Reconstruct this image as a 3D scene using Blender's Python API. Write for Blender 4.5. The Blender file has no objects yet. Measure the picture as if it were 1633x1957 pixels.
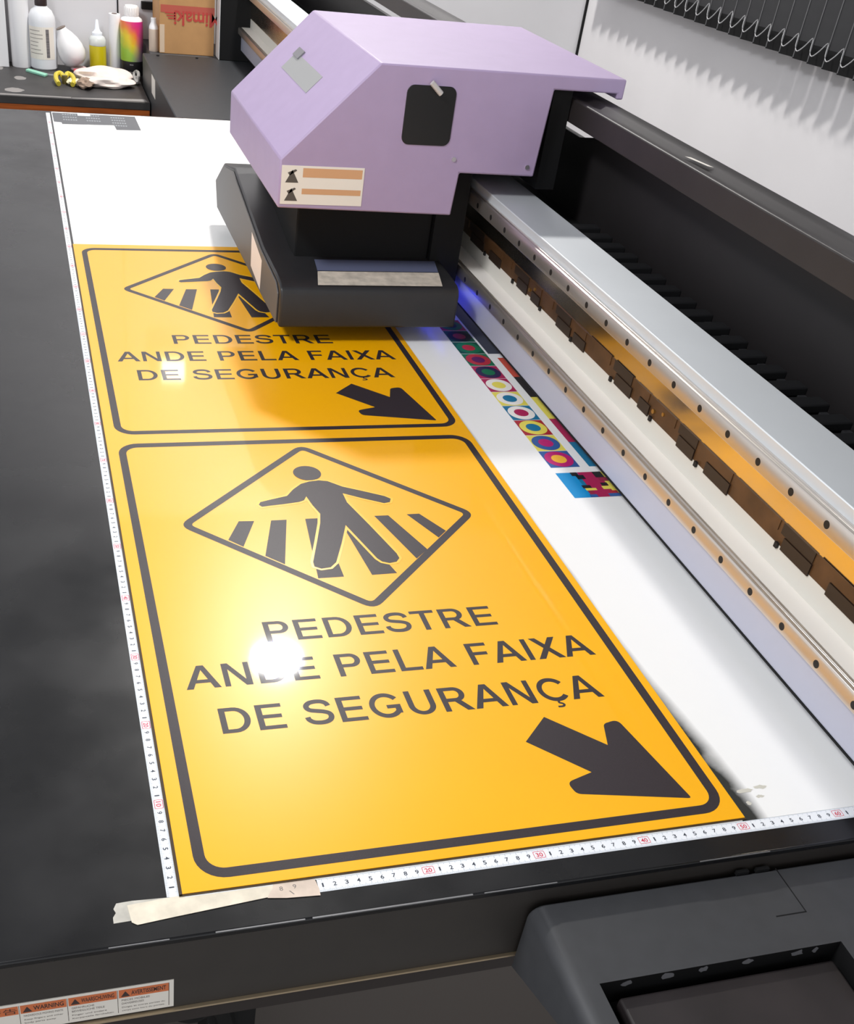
import bpy, bmesh, math, random
from mathutils import Vector, Matrix
random.seed(4)
# ------------------------------------------------------------------ units
# everything is measured in centimetres from the front-left corner of the yellow sheet, table top at z = 0
S = 0.01
ZT = 0.95
def W(x, y, z): return Vector((x*S, y*S, z*S + ZT))
COL = bpy.context.scene.collection
SC = bpy.context.scene

# ------------------------------------------------------------------ camera
cam = bpy.data.cameras.new('camera'); camo = bpy.data.objects.new('camera', cam); COL.objects.link(camo)
RR = ((0.96276387, -0.24995199, 0.10300356), (-0.07321466, -0.60784047, -0.79067666), (0.26024094, 0.75369355, -0.60350699))
right, down, fwd = (Vector(r) for r in RR)
m = Matrix.Identity(4)
m.col[0][:3] = right; m.col[1][:3] = -down; m.col[2][:3] = -fwd
m.col[3][:3] = W(-7.9110, -54.5283, 68.7254)
camo.matrix_world = m
cam.sensor_fit = 'VERTICAL'; cam.sensor_height = 36.0; cam.sensor_width = 36.0
cam.lens = 2063.5/1957*36
cam.shift_x = (816.5-668.08)/1957
cam.shift_y = (1207.2-978.5)/1957
cam.clip_start = 0.02; cam.clip_end = 50
SC.camera = camo
# ------------------------------------------------------------------ light
SC.view_settings.view_transform = 'Standard'; SC.view_settings.look = 'None'
SC.view_settings.gamma = 1; SC.view_settings.use_curve_mapping = False
SC.view_settings.exposure = 0.1
SC.cycles.use_denoising = True
WALLS, CEIL = 1.08, 0.10
w = bpy.data.worlds.new('room_light'); SC.world = w; w.use_nodes = True
bg = w.node_tree.nodes['Background']; bg.inputs[0].default_value = (0.95, 0.97, 1.0, 1)
_n = w.node_tree.nodes; _l = w.node_tree.links                     # the unseen rest of the room: bright walls all round, a dim ceiling
_tc = _n.new('ShaderNodeTexCoord'); _sp = _n.new('ShaderNodeSeparateXYZ'); _l.new(_tc.outputs['Generated'], _sp.inputs[0])
_mr = _n.new('ShaderNodeMapRange'); _mr.inputs[1].default_value = 0.0; _mr.inputs[2].default_value = 0.95; _mr.inputs[3].default_value = WALLS; _mr.inputs[4].default_value = CEIL
_l.new(_sp.outputs[2], _mr.inputs[0]); _l.new(_mr.outputs[0], bg.inputs[1])
def area(name, loc, target, size, watts, color=(1, 1, 1), shape='DISK', size_y=None):
    l = bpy.data.lights.new(name, 'AREA'); l.shape = shape; l.size = size; l.energy = watts; l.color = color
    if size_y: l.size_y = size_y
    o = bpy.data.objects.new(name, l); COL.objects.link(o)
    o.location = W(*loc)
    o.rotation_euler = (W(*target) - W(*loc)).to_track_quat('-Z', 'Y').to_euler()
    return o
KEY = area('ceiling_lamp_light', (80, 288, 218), (80, 288, 0), 0.20, 60, (1.0, 0.97, 0.93))
FILL = area('left_fill_light', (-110, 18, 192), (0, 60, 0), 0.6, 70, (0.97, 0.98, 1.0))  # unseen fill lamp, added and placed to light left and front faces
SPOT = area('wall_lamp_light', (44.5, 354, 118), (10, 60, 0), 0.09, 0.5, (1, 0.97, 0.93), 'RECTANGLE', 0.08)

# ------------------------------------------------------------------ materials
def lin(c):
    c = c/255.0
    return c/12.92 if c <= 0.04045 else ((c+0.055)/1.055)**2.4
MATS = {}
def mat(name, rgb, rough=0.5, metal=0.0, spec=0.5, var=0.0, scale=8.0, rough_var=0.0, bump=0.0, coat=0.0, trans=0.0, emit=None, stretch=None):
    if name in MATS: return MATS[name]
    mt = bpy.data.materials.new(name); mt.use_nodes = True
    nt = mt.node_tree; b = nt.nodes['Principled BSDF']
    c = tuple(lin(v) for v in rgb) + (1,)
    b.inputs['Base Color'].default_value = c
    b.inputs['Roughness'].default_value = rough
    b.inputs['Metallic'].default_value = metal
    b.inputs['Specular IOR Level'].default_value = spec
    b.inputs['Coat Weight'].default_value = coat
    b.inputs['Coat Roughness'].default_value = 0.05
    b.inputs['Transmission Weight'].default_value = trans
    if emit:
        b.inputs['Emission Color'].default_value = tuple(emit[:3]) + (1,); b.inputs['Emission Strength'].default_value = emit[3]
    if var or rough_var or bump:
        tc = nt.nodes.new('ShaderNodeTexCoord'); mp = nt.nodes.new('ShaderNodeMapping')
        nz = nt.nodes.new('ShaderNodeTexNoise'); nz.inputs['Scale'].default_value = scale; nz.inputs['Detail'].default_value = 6
        if stretch: mp.inputs['Scale'].default_value = stretch
        nt.links.new(tc.outputs['Object'], mp.inputs[0]); nt.links.new(mp.outputs[0], nz.inputs['Vector'])
        if var:
            mx = nt.nodes.new('ShaderNodeMixRGB'); mx.blend_type = 'MIX'
            mx.inputs[1].default_value = tuple(v*(1-var) for v in c[:3]) + (1,)
            mx.inputs[2].default_value = tuple(min(1, v*(1+var)) for v in c[:3]) + (1,)
            rp = nt.nodes.new('ShaderNodeValToRGB'); rp.color_ramp.elements[0].position = 0.33; rp.color_ramp.elements[1].position = 0.67
            nt.links.new(nz.outputs['Fac'], rp.inputs[0]); nt.links.new(rp.outputs[0], mx.inputs[0])
            nt.links.new(mx.outputs[0], b.inputs['Base Color'])
        if rough_var:
            mr = nt.nodes.new('ShaderNodeMapRange'); mr.inputs[1].default_value = 0.3; mr.inputs[2].default_value = 0.7
            mr.inputs[3].default_value = max(0.02, rough-rough_var); mr.inputs[4].default_value = min(1, rough+rough_var)
            nt.links.new(nz.outputs['Fac'], mr.inputs[0]); nt.links.new(mr.outputs[0], b.inputs['Roughness'])
        if bump:
            bp = nt.nodes.new('ShaderNodeBump'); bp.inputs['Strength'].default_value = bump; bp.inputs['Distance'].default_value = 0.002
            nt.links.new(nz.outputs['Fac'], bp.inputs['Height']); nt.links.new(bp.outputs[0], b.inputs['Normal'])
    MATS[name] = mt
    return mt
BLACK = mat('black_powder_coat', (46, 46, 48), 0.42, var=0.12, scale=120, rough_var=0.05)
BED = mat('black_bed_metal', (20, 20, 22), 0.27, spec=0.42, var=0.35, scale=7, rough_var=0.09)
DARKP = mat('dark_plastic', (56, 57, 60), 0.55, var=0.06, scale=60)
DARKF = mat('front_panel_paint', (50, 46, 43), 0.5, var=0.05, scale=40)
DEEP = mat('matte_black', (17, 17, 18), 0.7, spec=0.25)
PANELB = mat('black_cover_sheet', (26, 23, 24), 0.55, var=0.1, scale=10)
PURPLE = mat('lilac_paint', (168, 149, 182), 0.5, var=0.02, scale=30)
WHITE = mat('white_paint', (226, 226, 228), 0.5)
WALLM = mat('wall_paint', (212, 211, 214), 0.6, var=0.02, scale=3)
WALLR = mat('wall_panel_white', (220, 218, 220), 0.55, var=0.02, scale=3)
FLOORM = mat('floor_vinyl', (150, 145, 140), 0.5, var=0.12, scale=5)
ALU = mat('satin_aluminium', (226, 228, 232), 0.30, 1.0, var=0.03, scale=6, rough_var=0.05, stretch=(6, 0.6, 6))
ALUP = mat('polished_aluminium', (238, 226, 205), 0.17, 1.0, rough_var=0.06, scale=7)
ALUM = mat('matt_anodised_aluminium', (214, 218, 222), 0.5, 0.4, var=0.04, scale=4)
STEEL = mat('rail_steel', (214, 206, 198), 0.28, 0.9)
WPAINT = mat('white_ledge_paint', (236, 232, 226), 0.5)
HOLE = mat('bolt_hole_black', (14, 10, 9), 0.6)
BROWN = mat('brown_track', (84, 58, 36), 0.32, 0.25, var=0.25, scale=30)
BROWND = mat('dark_brown_track', (44, 32, 24), 0.38, 0.15)
BRASS = mat('brass_screw', (190, 150, 80), 0.3, 0.9)
YEL = mat('yellow_reflective_sheet', (255, 181, 2), 0.32, spec=0.36, var=0.02, scale=5, coat=0.30)
INK = mat('black_uv_ink', (50, 43, 47), 0.42, spec=0.3, var=0.10, scale=900, coat=0.10)
EDGE = mat('sheet_edge_dark', (60, 42, 14), 0.6)
PAPER = mat('label_white', (232, 226, 216), 0.5)
LORANGE = mat('label_orange', (206, 112, 66), 0.5)
LTEXT = mat('label_text', (60, 45, 42), 0.6)
LGREY = mat('label_grey_text', (120, 112, 108), 0.6)
TAPEW = mat('ruler_white', (240, 243, 248), 0.35)
RBLACK = mat('ruler_black_ink', (50, 56, 70), 0.5)
RRED = mat('ruler_red_ink', (212, 60, 84), 0.5)
RTICK = mat('ruler_tick_ink', (120, 138, 158), 0.5)
MASK = mat('masking_tape_paper', (226, 216, 196), 0.75, var=0.12, scale=60, bump=0.3)
MASK2 = mat('masking_tape_thin', (190, 186, 176), 0.75, var=0.15, scale=70, bump=0.3)

# ------------------------------------------------------------------ geometry helpers (centimetres)
class MB:
    def __init__(s): s.v = []; s.f = []; s.mi = []
    def add(s, vs, fs, m=0):
        k = len(s.v); s.v += [tuple(p) for p in vs]
        for f in fs: s.f.append([k+i for i in f]); s.mi.append(m)
        return s
    def box(s, x0, x1, y0, y1, z0, z1, m=0):
        vs = [(x, y, z) for z in (z0, z1) for y in (y0, y1) for x in (x0, x1)]
        return s.add(vs, [(0, 2, 3, 1), (4, 5, 7, 6), (0, 1, 5, 4), (2, 6, 7, 3), (0, 4, 6, 2), (1, 3, 7, 5)], m)
    def prism(s, poly, axis, a, b, m=0):
        # poly is in the two other axes, in order: axis x -> (y,z); y -> (x,z); z -> (x,y)
        def pt(p, t):
            return (t, p[0], p[1]) if axis == 'x' else (p[0], t, p[1]) if axis == 'y' else (p[0], p[1], t)
        n = len(poly)
        vs = [pt(p, a) for p in poly] + [pt(p, b) for p in poly]
        fs = [list(range(n))[::-1], list(range(n, 2*n))] + [(i, (i+1) % n, n+(i+1) % n, n+i) for i in range(n)]
        return s.add(vs, fs, m)
    def flat(s, poly, z, m=0):
        return s.add([(p[0], p[1], z) for p in poly], [list(range(len(poly)))], m)
    def ring(s, outer, inner, z, m=0):
        n = len(outer)
        return s.add([(p[0], p[1], z) for p in outer] + [(p[0], p[1], z) for p in inner],
                     [(i, (i+1) % n, n+(i+1) % n, n+i) for i in range(n)], m)
    def lathe(s, prof, c, m=0, n=28, tilt=None):
        # prof: (r, z) from bottom to top, c: base centre
        vs = []; fs = []
        for r, z in prof:
            for i in range(n):
                a = 2*math.pi*i/n; p = Vector((r*math.cos(a), r*math.sin(a), z))
                if tilt: p = tilt @ p
                vs.append((c[0]+p.x, c[1]+p.y, c[2]+p.z))
        k = len(prof)
        for j in range(k-1):
            for i in range(n): fs.append((j*n+i, j*n+(i+1) % n, (j+1)*n+(i+1) % n, (j+1)*n+i))
        fs.append(list(range(n))[::-1]); fs.append([(k-1)*n+i for i in range(n)])
        return s.add(vs, fs, m)
    def disc(s, c, r, axis, depth, m=0, n=16):
        # short cylinder along an axis
        vs = []
        for t in (0, depth):
            for i in range(n):
                a = 2*math.pi*i/n; u, v = r*math.cos(a), r*math.sin(a)
                vs.append((c[0]+t, c[1]+u, c[2]+v) if axis == 'x' else (c[0]+u, c[1]+t, c[2]+v) if axis == 'y' else (c[0]+u, c[1]+v, c[2]+t))
        return s.add(vs, [list(range(n))[::-1], list(range(n, 2*n))] + [(i, (i+1) % n, n+(i+1) % n, n+i) for i in range(n)], m)
    def tube(s, pts, r, m=0, n=8, closed=False):
        pts = [Vector(p) for p in pts]; vs = []; fs = []; N = len(pts)
        for i, p in enumerate(pts):
            a = pts[(i-1) % N] if closed or i else p; b = pts[(i+1) % N] if closed or i < N-1 else p
            t = (b-a).normalized(); up = Vector((0, 0, 1)) if abs(t.z) < 0.9 else Vector((1, 0, 0))
            u = t.cross(up).normalized(); v = u.cross(t)
            rr = r[i] if isinstance(r, (list, tuple)) else r
            for k in range(n):
                q = p + u*rr*math.cos(2*math.pi*k/n) + v*rr*math.sin(2*math.pi*k/n); vs.append(tuple(q))
        for i in range(N if closed else N-1):
            j = (i+1) % N
            for k in range(n): fs.append((i*n+k, i*n+(k+1) % n, j*n+(k+1) % n, j*n+k))
        if not closed: fs.append(list(range(n))[::-1]); fs.append([(N-1)*n+k for k in range(n)])
        return s.add(vs, fs, m)
BASE = {}
def base_of(o): return BASE[o.name]
def build(name, mb, mats, parent=None, base=None, bevel=0.0, smooth=False, seg=2, fixn=True):
    if not isinstance(mats, (list, tuple)): mats = [mats]
    if parent is not None: b = BASE[parent.name]
    elif base is not None: b = Vector(base)
    else:
        xs, ys, zs = zip(*mb.v); b = Vector(((min(xs)+max(xs))/2, (min(ys)+max(ys))/2, min(zs)))
    me = bpy.data.meshes.new(name)
    me.from_pydata([((v[0]-b.x)*S, (v[1]-b.y)*S, (v[2]-b.z)*S) for v in mb.v], [], mb.f)
    for mt in mats: me.materials.append(mt)
    for p, i in zip(me.polygons, mb.mi): p.material_index = i
    if fixn:
        bm = bmesh.new(); bm.from_mesh(me); bmesh.ops.recalc_face_normals(bm, faces=bm.faces[:]); bm.to_mesh(me); bm.free()
    me.update()
    o = bpy.data.objects.new(name, me); COL.objects.link(o)
    if parent is not None: o.parent = parent
    else: o.location = W(*b)
    BASE[o.name] = b
    if bevel:
        md = o.modifiers.new('edge', 'BEVEL'); md.width = bevel*S; md.segments = seg; md.limit_method = 'ANGLE'; md.angle_limit = math.radians(35)
    if smooth or bevel:
        for p in me.polygons: p.use_smooth = True
        try: me.set_sharp_from_angle(angle=math.radians(38))
        except Exception: pass
    return o
def tag(o, label=None, cat=None, group=None, kind=None):
    if label: o['label'] = label
    if cat: o['category'] = cat
    if group: o['group'] = group
    if kind: o['kind'] = kind
    return o
def thing(name, label, cat, base, group=None):
    o = bpy.data.objects.new(name, None); COL.objects.link(o); o.empty_display_size = 0.05
    o.location = W(*base); BASE[o.name] = Vector(base)
    return tag(o, label, cat, group)
def struct(name, mb, mt, bevel=0): return tag(build(name, mb, mt, bevel=bevel), kind='structure')
def text_mb(body, u0, v0, width, height, place, mb=None, m=0, bold=0.0):
    # lettering from the built-in font, fitted to a width x height box; place(u, v) -> point in cm
    cu = bpy.data.curves.new('lettering', 'FONT'); cu.body = body; cu.size = 1; cu.offset = bold; cu.resolution_u = 3
    o = bpy.data.objects.new('lettering', cu); COL.objects.link(o)
    dg = bpy.context.evaluated_depsgraph_get(); dg.update()
    me = bpy.data.meshes.new_from_object(o.evaluated_get(dg))
    vs = [tuple(v.co) for v in me.vertices]; fs = [list(p.vertices) for p in me.polygons]
    bpy.data.objects.remove(o); bpy.data.curves.remove(cu); bpy.data.meshes.remove(me)
    mb = mb or MB()
    if not vs: return mb
    x0 = min(v[0] for v in vs); x1 = max(v[0] for v in vs); y0 = min(v[1] for v in vs); y1 = max(v[1] for v in vs)
    sx = width/(x1-x0) if width else height/(y1-y0); sy = height/(y1-y0)
    mb.add([place(u0+(v[0]-x0)*sx, v0+(v[1]-y0)*sy) for v in vs], fs, m)
    return mb
def rrect(x0, x1, y0, y1, r, n=6):
    p = []
    for cx, cy, a in ((x1-r, y1-r, 0), (x0+r, y1-r, 90), (x0+r, y0+r, 180), (x1-r, y0+r, 270)):
        for k in range(n+1):
            t = math.radians(a+90*k/n); p.append((cx+r*math.cos(t), cy+r*math.sin(t)))
    return p
def round_poly(pts, r, n=5):
    out = []; N = len(pts)
    for i in range(N):
        p = Vector(pts[i]); a = Vector(pts[i-1])-p; b = Vector(pts[(i+1) % N])-p
        ri = r[i] if isinstance(r, (list, tuple)) else r
        if ri <= 0: out.append(tuple(p)); continue
        ang = a.angle(b); d = min(ri/math.tan(ang/2), a.length*.49, b.length*.49)
        p0 = p+a.normalized()*d; p2 = p+b.normalized()*d
        for k in range(n+1):
            t = k/n; q = p0*(1-t)**2 + p*2*t*(1-t) + p2*t*t; out.append(tuple(q))
    return out
def catmull(pts, n=6):
    P = [Vector(p) for p in pts]; P = [P[0]*2-P[1]] + P + [P[-1]*2-P[-2]]; out = []
    for i in range(1, len(P)-2):
        for k in range(n):
            t = k/n; a, b, c, d = P[i-1:i+3]
            out.append(0.5*((2*b) + (c-a)*t + (2*a-5*b+4*c-d)*t*t + (3*b-a-3*c+d)*t**3))
    out.append(P[-2]); return out

# ================================================================== the room
struct('floor', MB().box(-260, 196, -220, 361, -97, -95), FLOORM)
struct('wall_back', MB().box(-260, 196, 361.5, 368, -95, 190), WALLM)
struct('wall_right', MB().box(195.8, 202, -60, 361.5, -95, 190), WALLR)
struct('trim_1', MB().box(195.1, 195.8, 360.6, 361.5, -95, 190), DEEP)           # dark joint in the corner
struct('trim_2', MB().box(26.3, 26.7, 361.2, 361.5, -95, 190), DEEP)             # joint between the wall boards

def lamp_fixture(name, label, c, r):
    t = thing(name, label, 'lamp', (c[0], c[1], c[2]))
    build('housing', MB().lathe([(r*1.25, 1), (r*1.3, 2), (r*1.2, 5), (r*.3, 7)], c), WHITE, t)
    build('suspension_rod', MB().disc((c[0], c[1], c[2]+7), 0.8, 'z', 24), WHITE, t)
    return t
KEY.parent = None
lamp_fixture('ceiling_or_fill_lamp', 'round white ceiling lamp hanging over the far end of the printer', (80, 288, 218), 11)
lamp_fixture('ceiling_or_fill_lamp', 'large round white fill lamp added out of view left of the printer', (-110, 18, 193), 31)  # housing of the added fill lamp, out of view
t = thing('wall_lamp', 'small square lamp fixed high on the back wall', 'lamp', (44.5, 358, 114))
build('housing', MB().box(38, 51, 356, 361.5, 111, 125), WHITE, t)

# ================================================================== the printer's table
pr = thing('flatbed_printer', 'black flatbed printer table with front panel under the yellow sign', 'printer', (20, 120, -95))
build('printing_bed', MB().box(-75, 100, -4, 251.4, -0.7, 0), BED, pr, bevel=0.18)
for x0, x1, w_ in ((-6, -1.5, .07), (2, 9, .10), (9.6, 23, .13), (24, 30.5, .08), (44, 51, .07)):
    build('edge_highlight', MB().box(x0, x1, -4.01, -4.0+w_, -.06, .006), mat('edge_highlight_grey', (132, 132, 134), 0.4, 0.6), pr)  # light grey strips paint the bed's edge highlight into the colour
fp = build('front_panel', MB().box(-75, 100, -3.9, -1, -9.0, -0.7), DARKF, pr)
build('panel_lip', MB().box(-75, 100, -4.2, -1, -9.2, -9.0), mat('lip_metal', (200, 180, 150), 0.4, 0.7), fp)
build('under_beam', MB().box(-70, 95, 3, 12, -22, -0.7), mat('under_beam_paint', (40, 33, 31), 0.6), pr)
build('lower_panel', MB().box(-70, 95, 20, 24, -94.9, -22), mat('lower_panel_paint', (86, 80, 76), 0.6), pr)
for x in (6.5, -60, 88):
    build('leg', MB().box(x-2.6, x+2.6, 8.5, 14, -95, -22), DEEP, pr, bevel=0.3)
build('hose', MB().tube(catmull([(-4, 3, -9), (-2.5, 4, -18), (1.5, 5, -24), (5, 8, -28), (7, 9, -40)]), 1.0), DEEP, pr, smooth=True)
# warning label on the front panel
yl = -3.96
wl = build('warning_label', MB().box(-20.5, -1.15, yl, -3.9, -8.75, -5.2), PAPER, fp)
lab = MB(); cols = [(-19.8, -12.9), (-12.75, -9.35), (-9.2, -5.55), (-5.4, -1.55)]
fr = lambda x, z: (x, yl-0.012, z)
def pf(mb, x0, x1, z0, z1, m, dy=0.006): return mb.add([(x0, yl-dy, z0), (x1, yl-dy, z0), (x1, yl-dy, z1), (x0, yl-dy, z1)], [(0, 1, 2, 3)], m)
for i, (a, b) in enumerate(cols):
    pf(lab, a, b, -6.55, -5.5, 0)
    if i: pf(lab, a-.11, a-.07, -8.5, -5.5, 1)
pf(lab, -1.55, -1.5, -8.5, -5.5, 1)
heads = [None, 'WARNING', 'WAARSCHUWING', 'AVERTISSEMENT']
subs = [None, ['HAZARDOUS MOVING PARTS', 'Keep fingers and other', 'body parts away'],
        ['GEFAHRLICHE', 'BEWEGLICHE TEILE', 'Finger und andere', 'Korperteile fernhalten'],
        ['PIECES MOBILES', 'DANGEREUSES', 'Doigts et autres parties du', 'corps sont hors du portee.']]
def P2(u, v): return fr(u, v)
for i in (1, 2, 3):
    a, b = cols[i]
    lab.add([fr(a+.15, -6.42), fr(a+.85, -6.42), fr(a+.5, -5.72)], [(0, 1, 2)], 1)
    text_mb(heads[i], a+.95, -6.3, b-a-1.15, 0.55, P2, lab, 1, 0.02)
    L = subs[i]
    for k, s_ in enumerate(L):
        text_mb(s_, a+.2, -7.0-k*0.43-(0.1 if k >= len(L)-2 else 0), min(b-a-.5, 0.155*len(s_)), 0.24, P2, lab, 2)
text_mb('\u8b66\u544a', -15.2, -6.4, 2.2, 0.7, P2, lab, 1)
text_mb('HSBE', -19, -7.4, 2, 0.35, P2, lab, 2); text_mb('...AOSU.', -15.6, -8.2, 2.3, 0.3, P2, lab, 2)
build('label_print', lab, [LORANGE, LTEXT, LGREY], wl, fixn=False)
# control console at the front
ox0, ox1, oy0, oy1 = 30.9, 53.3, -24, -12.5
# one continuous skin: top face with a hole, sides, bevelled by hand
def console_mesh():
    mb = MB(); r = 1.3; n = 5
    x0, x1 = 28.4, 90; yb, yf = -4.4, -27
    # cross-section along x at the left end is rounded: build profile (x,z) strips in y
    xs = [(x0, None)]
    prof = [(x0, 'b')] + [(x0 + r - r*math.cos(math.radians(90*k/n)), -2 - r + r*math.sin(math.radians(90*k/n))) for k in range(n+1)]
    def zb(y):
        return -10.4 + (yb-y)/8.6*3.9 if y > -13 else -6.5
    ys = [yb, yb-0.25, oy1, -16, -20, oy0, yf]
    cols = []
    for j, y in enumerate(ys):
        dz = -0.25 if j == 0 else 0
        row = [(x0, y, zb(y))] + [(a, y, b+dz) for a, b in prof[1:]] + [(ox0, y, -2+dz), (ox1, y, -2+dz), (x1, y, -2+dz)]
        cols.append(row)
    k = len(cols[0]); vs = [p for row in cols for p in row]; fs = []
    for j in range(len(ys)-1):
        for i in range(k-1):
            if i == k-3 and oy1 >= ys[j] > oy0: continue
            fs.append((j*k+i, j*k+i+1, (j+1)*k+i+1, (j+1)*k+i))
    mb.add(vs, fs)
    # back wall and right wall
    back = [cols[0][i] for i in range(k)] + [(x1, yb, -10.4)]
    mb.add(back, [list(range(len(back)))])
    # recess walls
    d = -5.0
    mb.add([(ox0, oy1, -2), (ox1, oy1, -2), (ox1, oy0, -2), (ox0, oy0, -2), (ox0, oy1, d), (ox1, oy1, d), (ox1, oy0, d), (ox0, oy0, d)],
           [(0, 1, 5, 4), (1, 2, 6, 5), (2, 3, 7, 6), (3, 0, 4, 7), (4, 5, 6, 7)], 1)
    return mb
con = build('console', console_mesh(), [DARKP, DEEP], pr, smooth=True)
tray = MB().box(32.6, 52.6, -23, -13.2, -4.9, -3.3)
build('recessed_pad', tray, mat('pad_rubber', (38, 33, 34), 0.5, var=0.3, scale=14), con, bevel=0.25)
for (u, w_, h_) in ((33.5, 1.3, .5), (37.2, 1.5, .6), (40.3, 1.0, .5), (44.5, 1.2, .45), (49.2, 1.6, .5), (51.0, .8, .5)):
    pts = []
    for k in range(11):
        a = 2*math.pi*k/11; rr = random.uniform(.5, 1)
        pts.append((u+w_/2*rr*math.cos(a), -12.52, -2.55+h_*rr*math.sin(a)))
    build('dust_patch', MB().add(pts, [list(range(11))]), mat('dust', (118, 118, 122), 0.8), con, fixn=False)
fl = MB()
fl.box(52.02, 52.12, -9.2, -4.4, -2.01, -1.985); fl.box(49.1, 52.12, -9.25, -9.13, -2.01, -1.985)
fl.box(48.0, 49.2, -4.55, -4.2, -2.1, -1.7); fl.box(50.0, 51.3, -4.55, -4.2, -2.1, -1.7)
build('flap_seam', fl, DEEP, con)
# platform box beyond the bed
sb = build('end_cover', MB().box(32, 74, 252.6, 337, -30, -0.5), mat('end_cover_paint', (44, 46, 49), 0.5, var=0.08, scale=50), pr, bevel=0.3)
build('cover_sticker', MB().box(31.93, 32, 301.5, 310.5, -6.6, -1.4), PAPER, sb)
for x in (36.5, 49): build('screw', MB().disc((x, 333.5, -0.5), 0.45, 'z', 0.25), DEEP, sb)

# ================================================================== gantry
ga = thing('gantry', 'aluminium gantry beam with two linear rails and a black back cover', 'gantry', (70, 150, -40))
Y0, Y1 = -40, 333
# C-shaped extrusion
core = MB().prism([(63.1, 19.1), (63.1, 22.75), (70.8, 22.75), (70.8, 2.8), (66.06, 2.8), (66.06, 19.1)], 'y', Y0, Y1, 0)
bo = build('beam', core, ALUM, ga, bevel=0.12)
build('beam_face', MB().box(66.0, 66.06, Y0, Y1, 9.4, 19.1), ALUP, bo)
lo = MB().prism([(63.1, 2.8), (63.1, 9.3), (66.0, 9.3), (66.0, 2.8)], 'y', Y0, Y1)
build('lower_flange', lo, mat('flange_lilac_grey', (184, 186, 202), 0.4, 0.35), bo, bevel=0.1)
build('white_ledge', MB().box(63.15, 66.0, Y0, Y1, 9.3, 9.42), WPAINT, bo)
build('encoder_strip', MB().box(65.92, 66.0, Y0, Y1, 9.42, 12.0), mat('encoder_grey', (205, 202, 194), 0.5), bo)
def rail(name, z0, z1):
    h = z1-z0
    p = [(63.1, z0+.1), (62.35, z0+.1), (62.0, z0+.3), (62.0, z1-.35), (62.15, z1-.1), (62.4, z1-.02), (62.5, z1-.2), (62.65, z1-.2), (62.75, z1), (63.1, z1)]
    r_ = build(name, MB().prism(p, 'y', Y0, Y1), STEEL, ga, bevel=0.05)
    zc = (z0+z1)/2
    return r_
ur = rail('upper_rail', 19.2, 21.5)
lr = rail('lower_rail', 7.3, 9.42)
def holes(r_, zc, y0, rad):
    proto = None
    for k in range(0, 48):
        y = y0 + 6*(k-7)
        if y < 0 or y > 250: continue
        if proto is None: proto = build('bolt_hole', MB().disc((61.985, y, zc), rad, 'x', 0.3), HOLE, r_); py = y
        else:
            c = proto.copy(); COL.objects.link(c); c.parent = r_; c.location = (0, (y-py)*S, 0)
holes(lr, 8.32, 46.5, 0.42); holes(ur, 20.36, 46.4, 0.42)
# brown magnet track along the inner face: a thin strip with low stepped plates
build('track_strip', MB().box(65.9, 66.0, Y0, 160, 12.0, 14.5), BROWN, bo)
y = -30.0; k = 0
while y < 150:
    L = random.choice([6.5, 8, 9.5, 5]); t_ = build('track_plate', MB().box(65.8, 65.9, y+random.uniform(.2, 1.2), y+L-.3, 13.3, 14.5+random.choice([0, 0, .12])), BROWN if k % 3 else BROWND, bo)
    if k % 3 != 1: build('raised_plate', MB().box(65.7, 65.9, y+.4, y+L*random.uniform(.62, .85), 11.8, 13.2), BROWND, bo)
    if k % 2 == 0: build('clip', MB().box(65.6, 65.9, y+L*.9, y+L*.9+.5, 11.6, 12.2), HOLE, bo)
    if k % 7 == 3:
        build('screw', MB().disc((65.65, y+L*.9, 13.0), .3, 'x', 0.3), BRASS, bo)
        build('screw', MB().disc((65.65, y+L*.55, 13.7), .25, 'x', .3), BRASS, bo)
    y += L; k += 1
build('dark_gap_strip', MB().box(63.0, 64.5, Y0, Y1, 2.62, 2.84), DEEP, bo)  # dark strip standing in for the shaded gap under the beam
build('end_plate', MB().box(56.2, 82, Y1, Y1+8, -0.5, 62), [DEEP], ga, bevel=0.2)
ep = build('end_plate_side', MB().box(56.0, 56.2, Y1+.2, Y1+7.8, -0.4, 62), WHITE, ga)
# cable chain, back cover and cable tray
build('chain_trough', MB().box(71.4, 81.5, Y0, Y1-1, 17.6, 18.2), DEEP, ga)
ch = build('cable_chain', MB().box(72.2, 73.4, Y0, 102, 18.2, 20.4).box(76.4, 77.4, Y0, 102, 18.2, 20.4), BLACK, ga)
proto = None
for k in range(0, 22):
    y = 100.5 - k*4.33
    if proto is None:
        lk = MB().box(71.9, 77.6, y-1.1, y+1.1, 20.2, 21.3).box(71.9, 72.9, y-1.9, y+1.9, 18.2, 20.9)
        proto = build('chain_link', lk, mat('chain_plastic', (26, 26, 28), 0.6, spec=0.3), ga, bevel=0.2); y0_ = y
    else:
        c = proto.copy(); COL.objects.link(c); c.parent = ga; c.location = (0, (y-y0_)*S, 0)
pb = MB().prism([(Y0, 18.2), (Y0, 35.0), (95, 34.6), (106, 33.0), (110, 31.9), (118.5, 29.9), (160, 29.6), (Y1-1, 29.6), (Y1-1, 18.2)], 'x', 80.4, 81.4)
build('back_cover', pb, PANELB, ga)
tr = MB().prism([(73.3, 34.0), (73.3, 37.2), (73.55, 37.35), (75.6, 37.0), (76.6, 37.4), (79.6, 37.2), (80.3, 36.7), (80.3, 34.0)], 'y', Y0, Y1)
ct = build('cable_tray', tr, mat('tray_black', (38, 34, 34), 0.45, var=0.1, scale=20), ga, bevel=0.12)
build('paper_scrap', MB().add([(75.2, 78, 37.35), (75.9, 77.6, 37.35), (76.3, 72.5, 37.5), (75.7, 73, 37.5)], [(0, 1, 2, 3)]), PAPER, ct)

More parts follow.
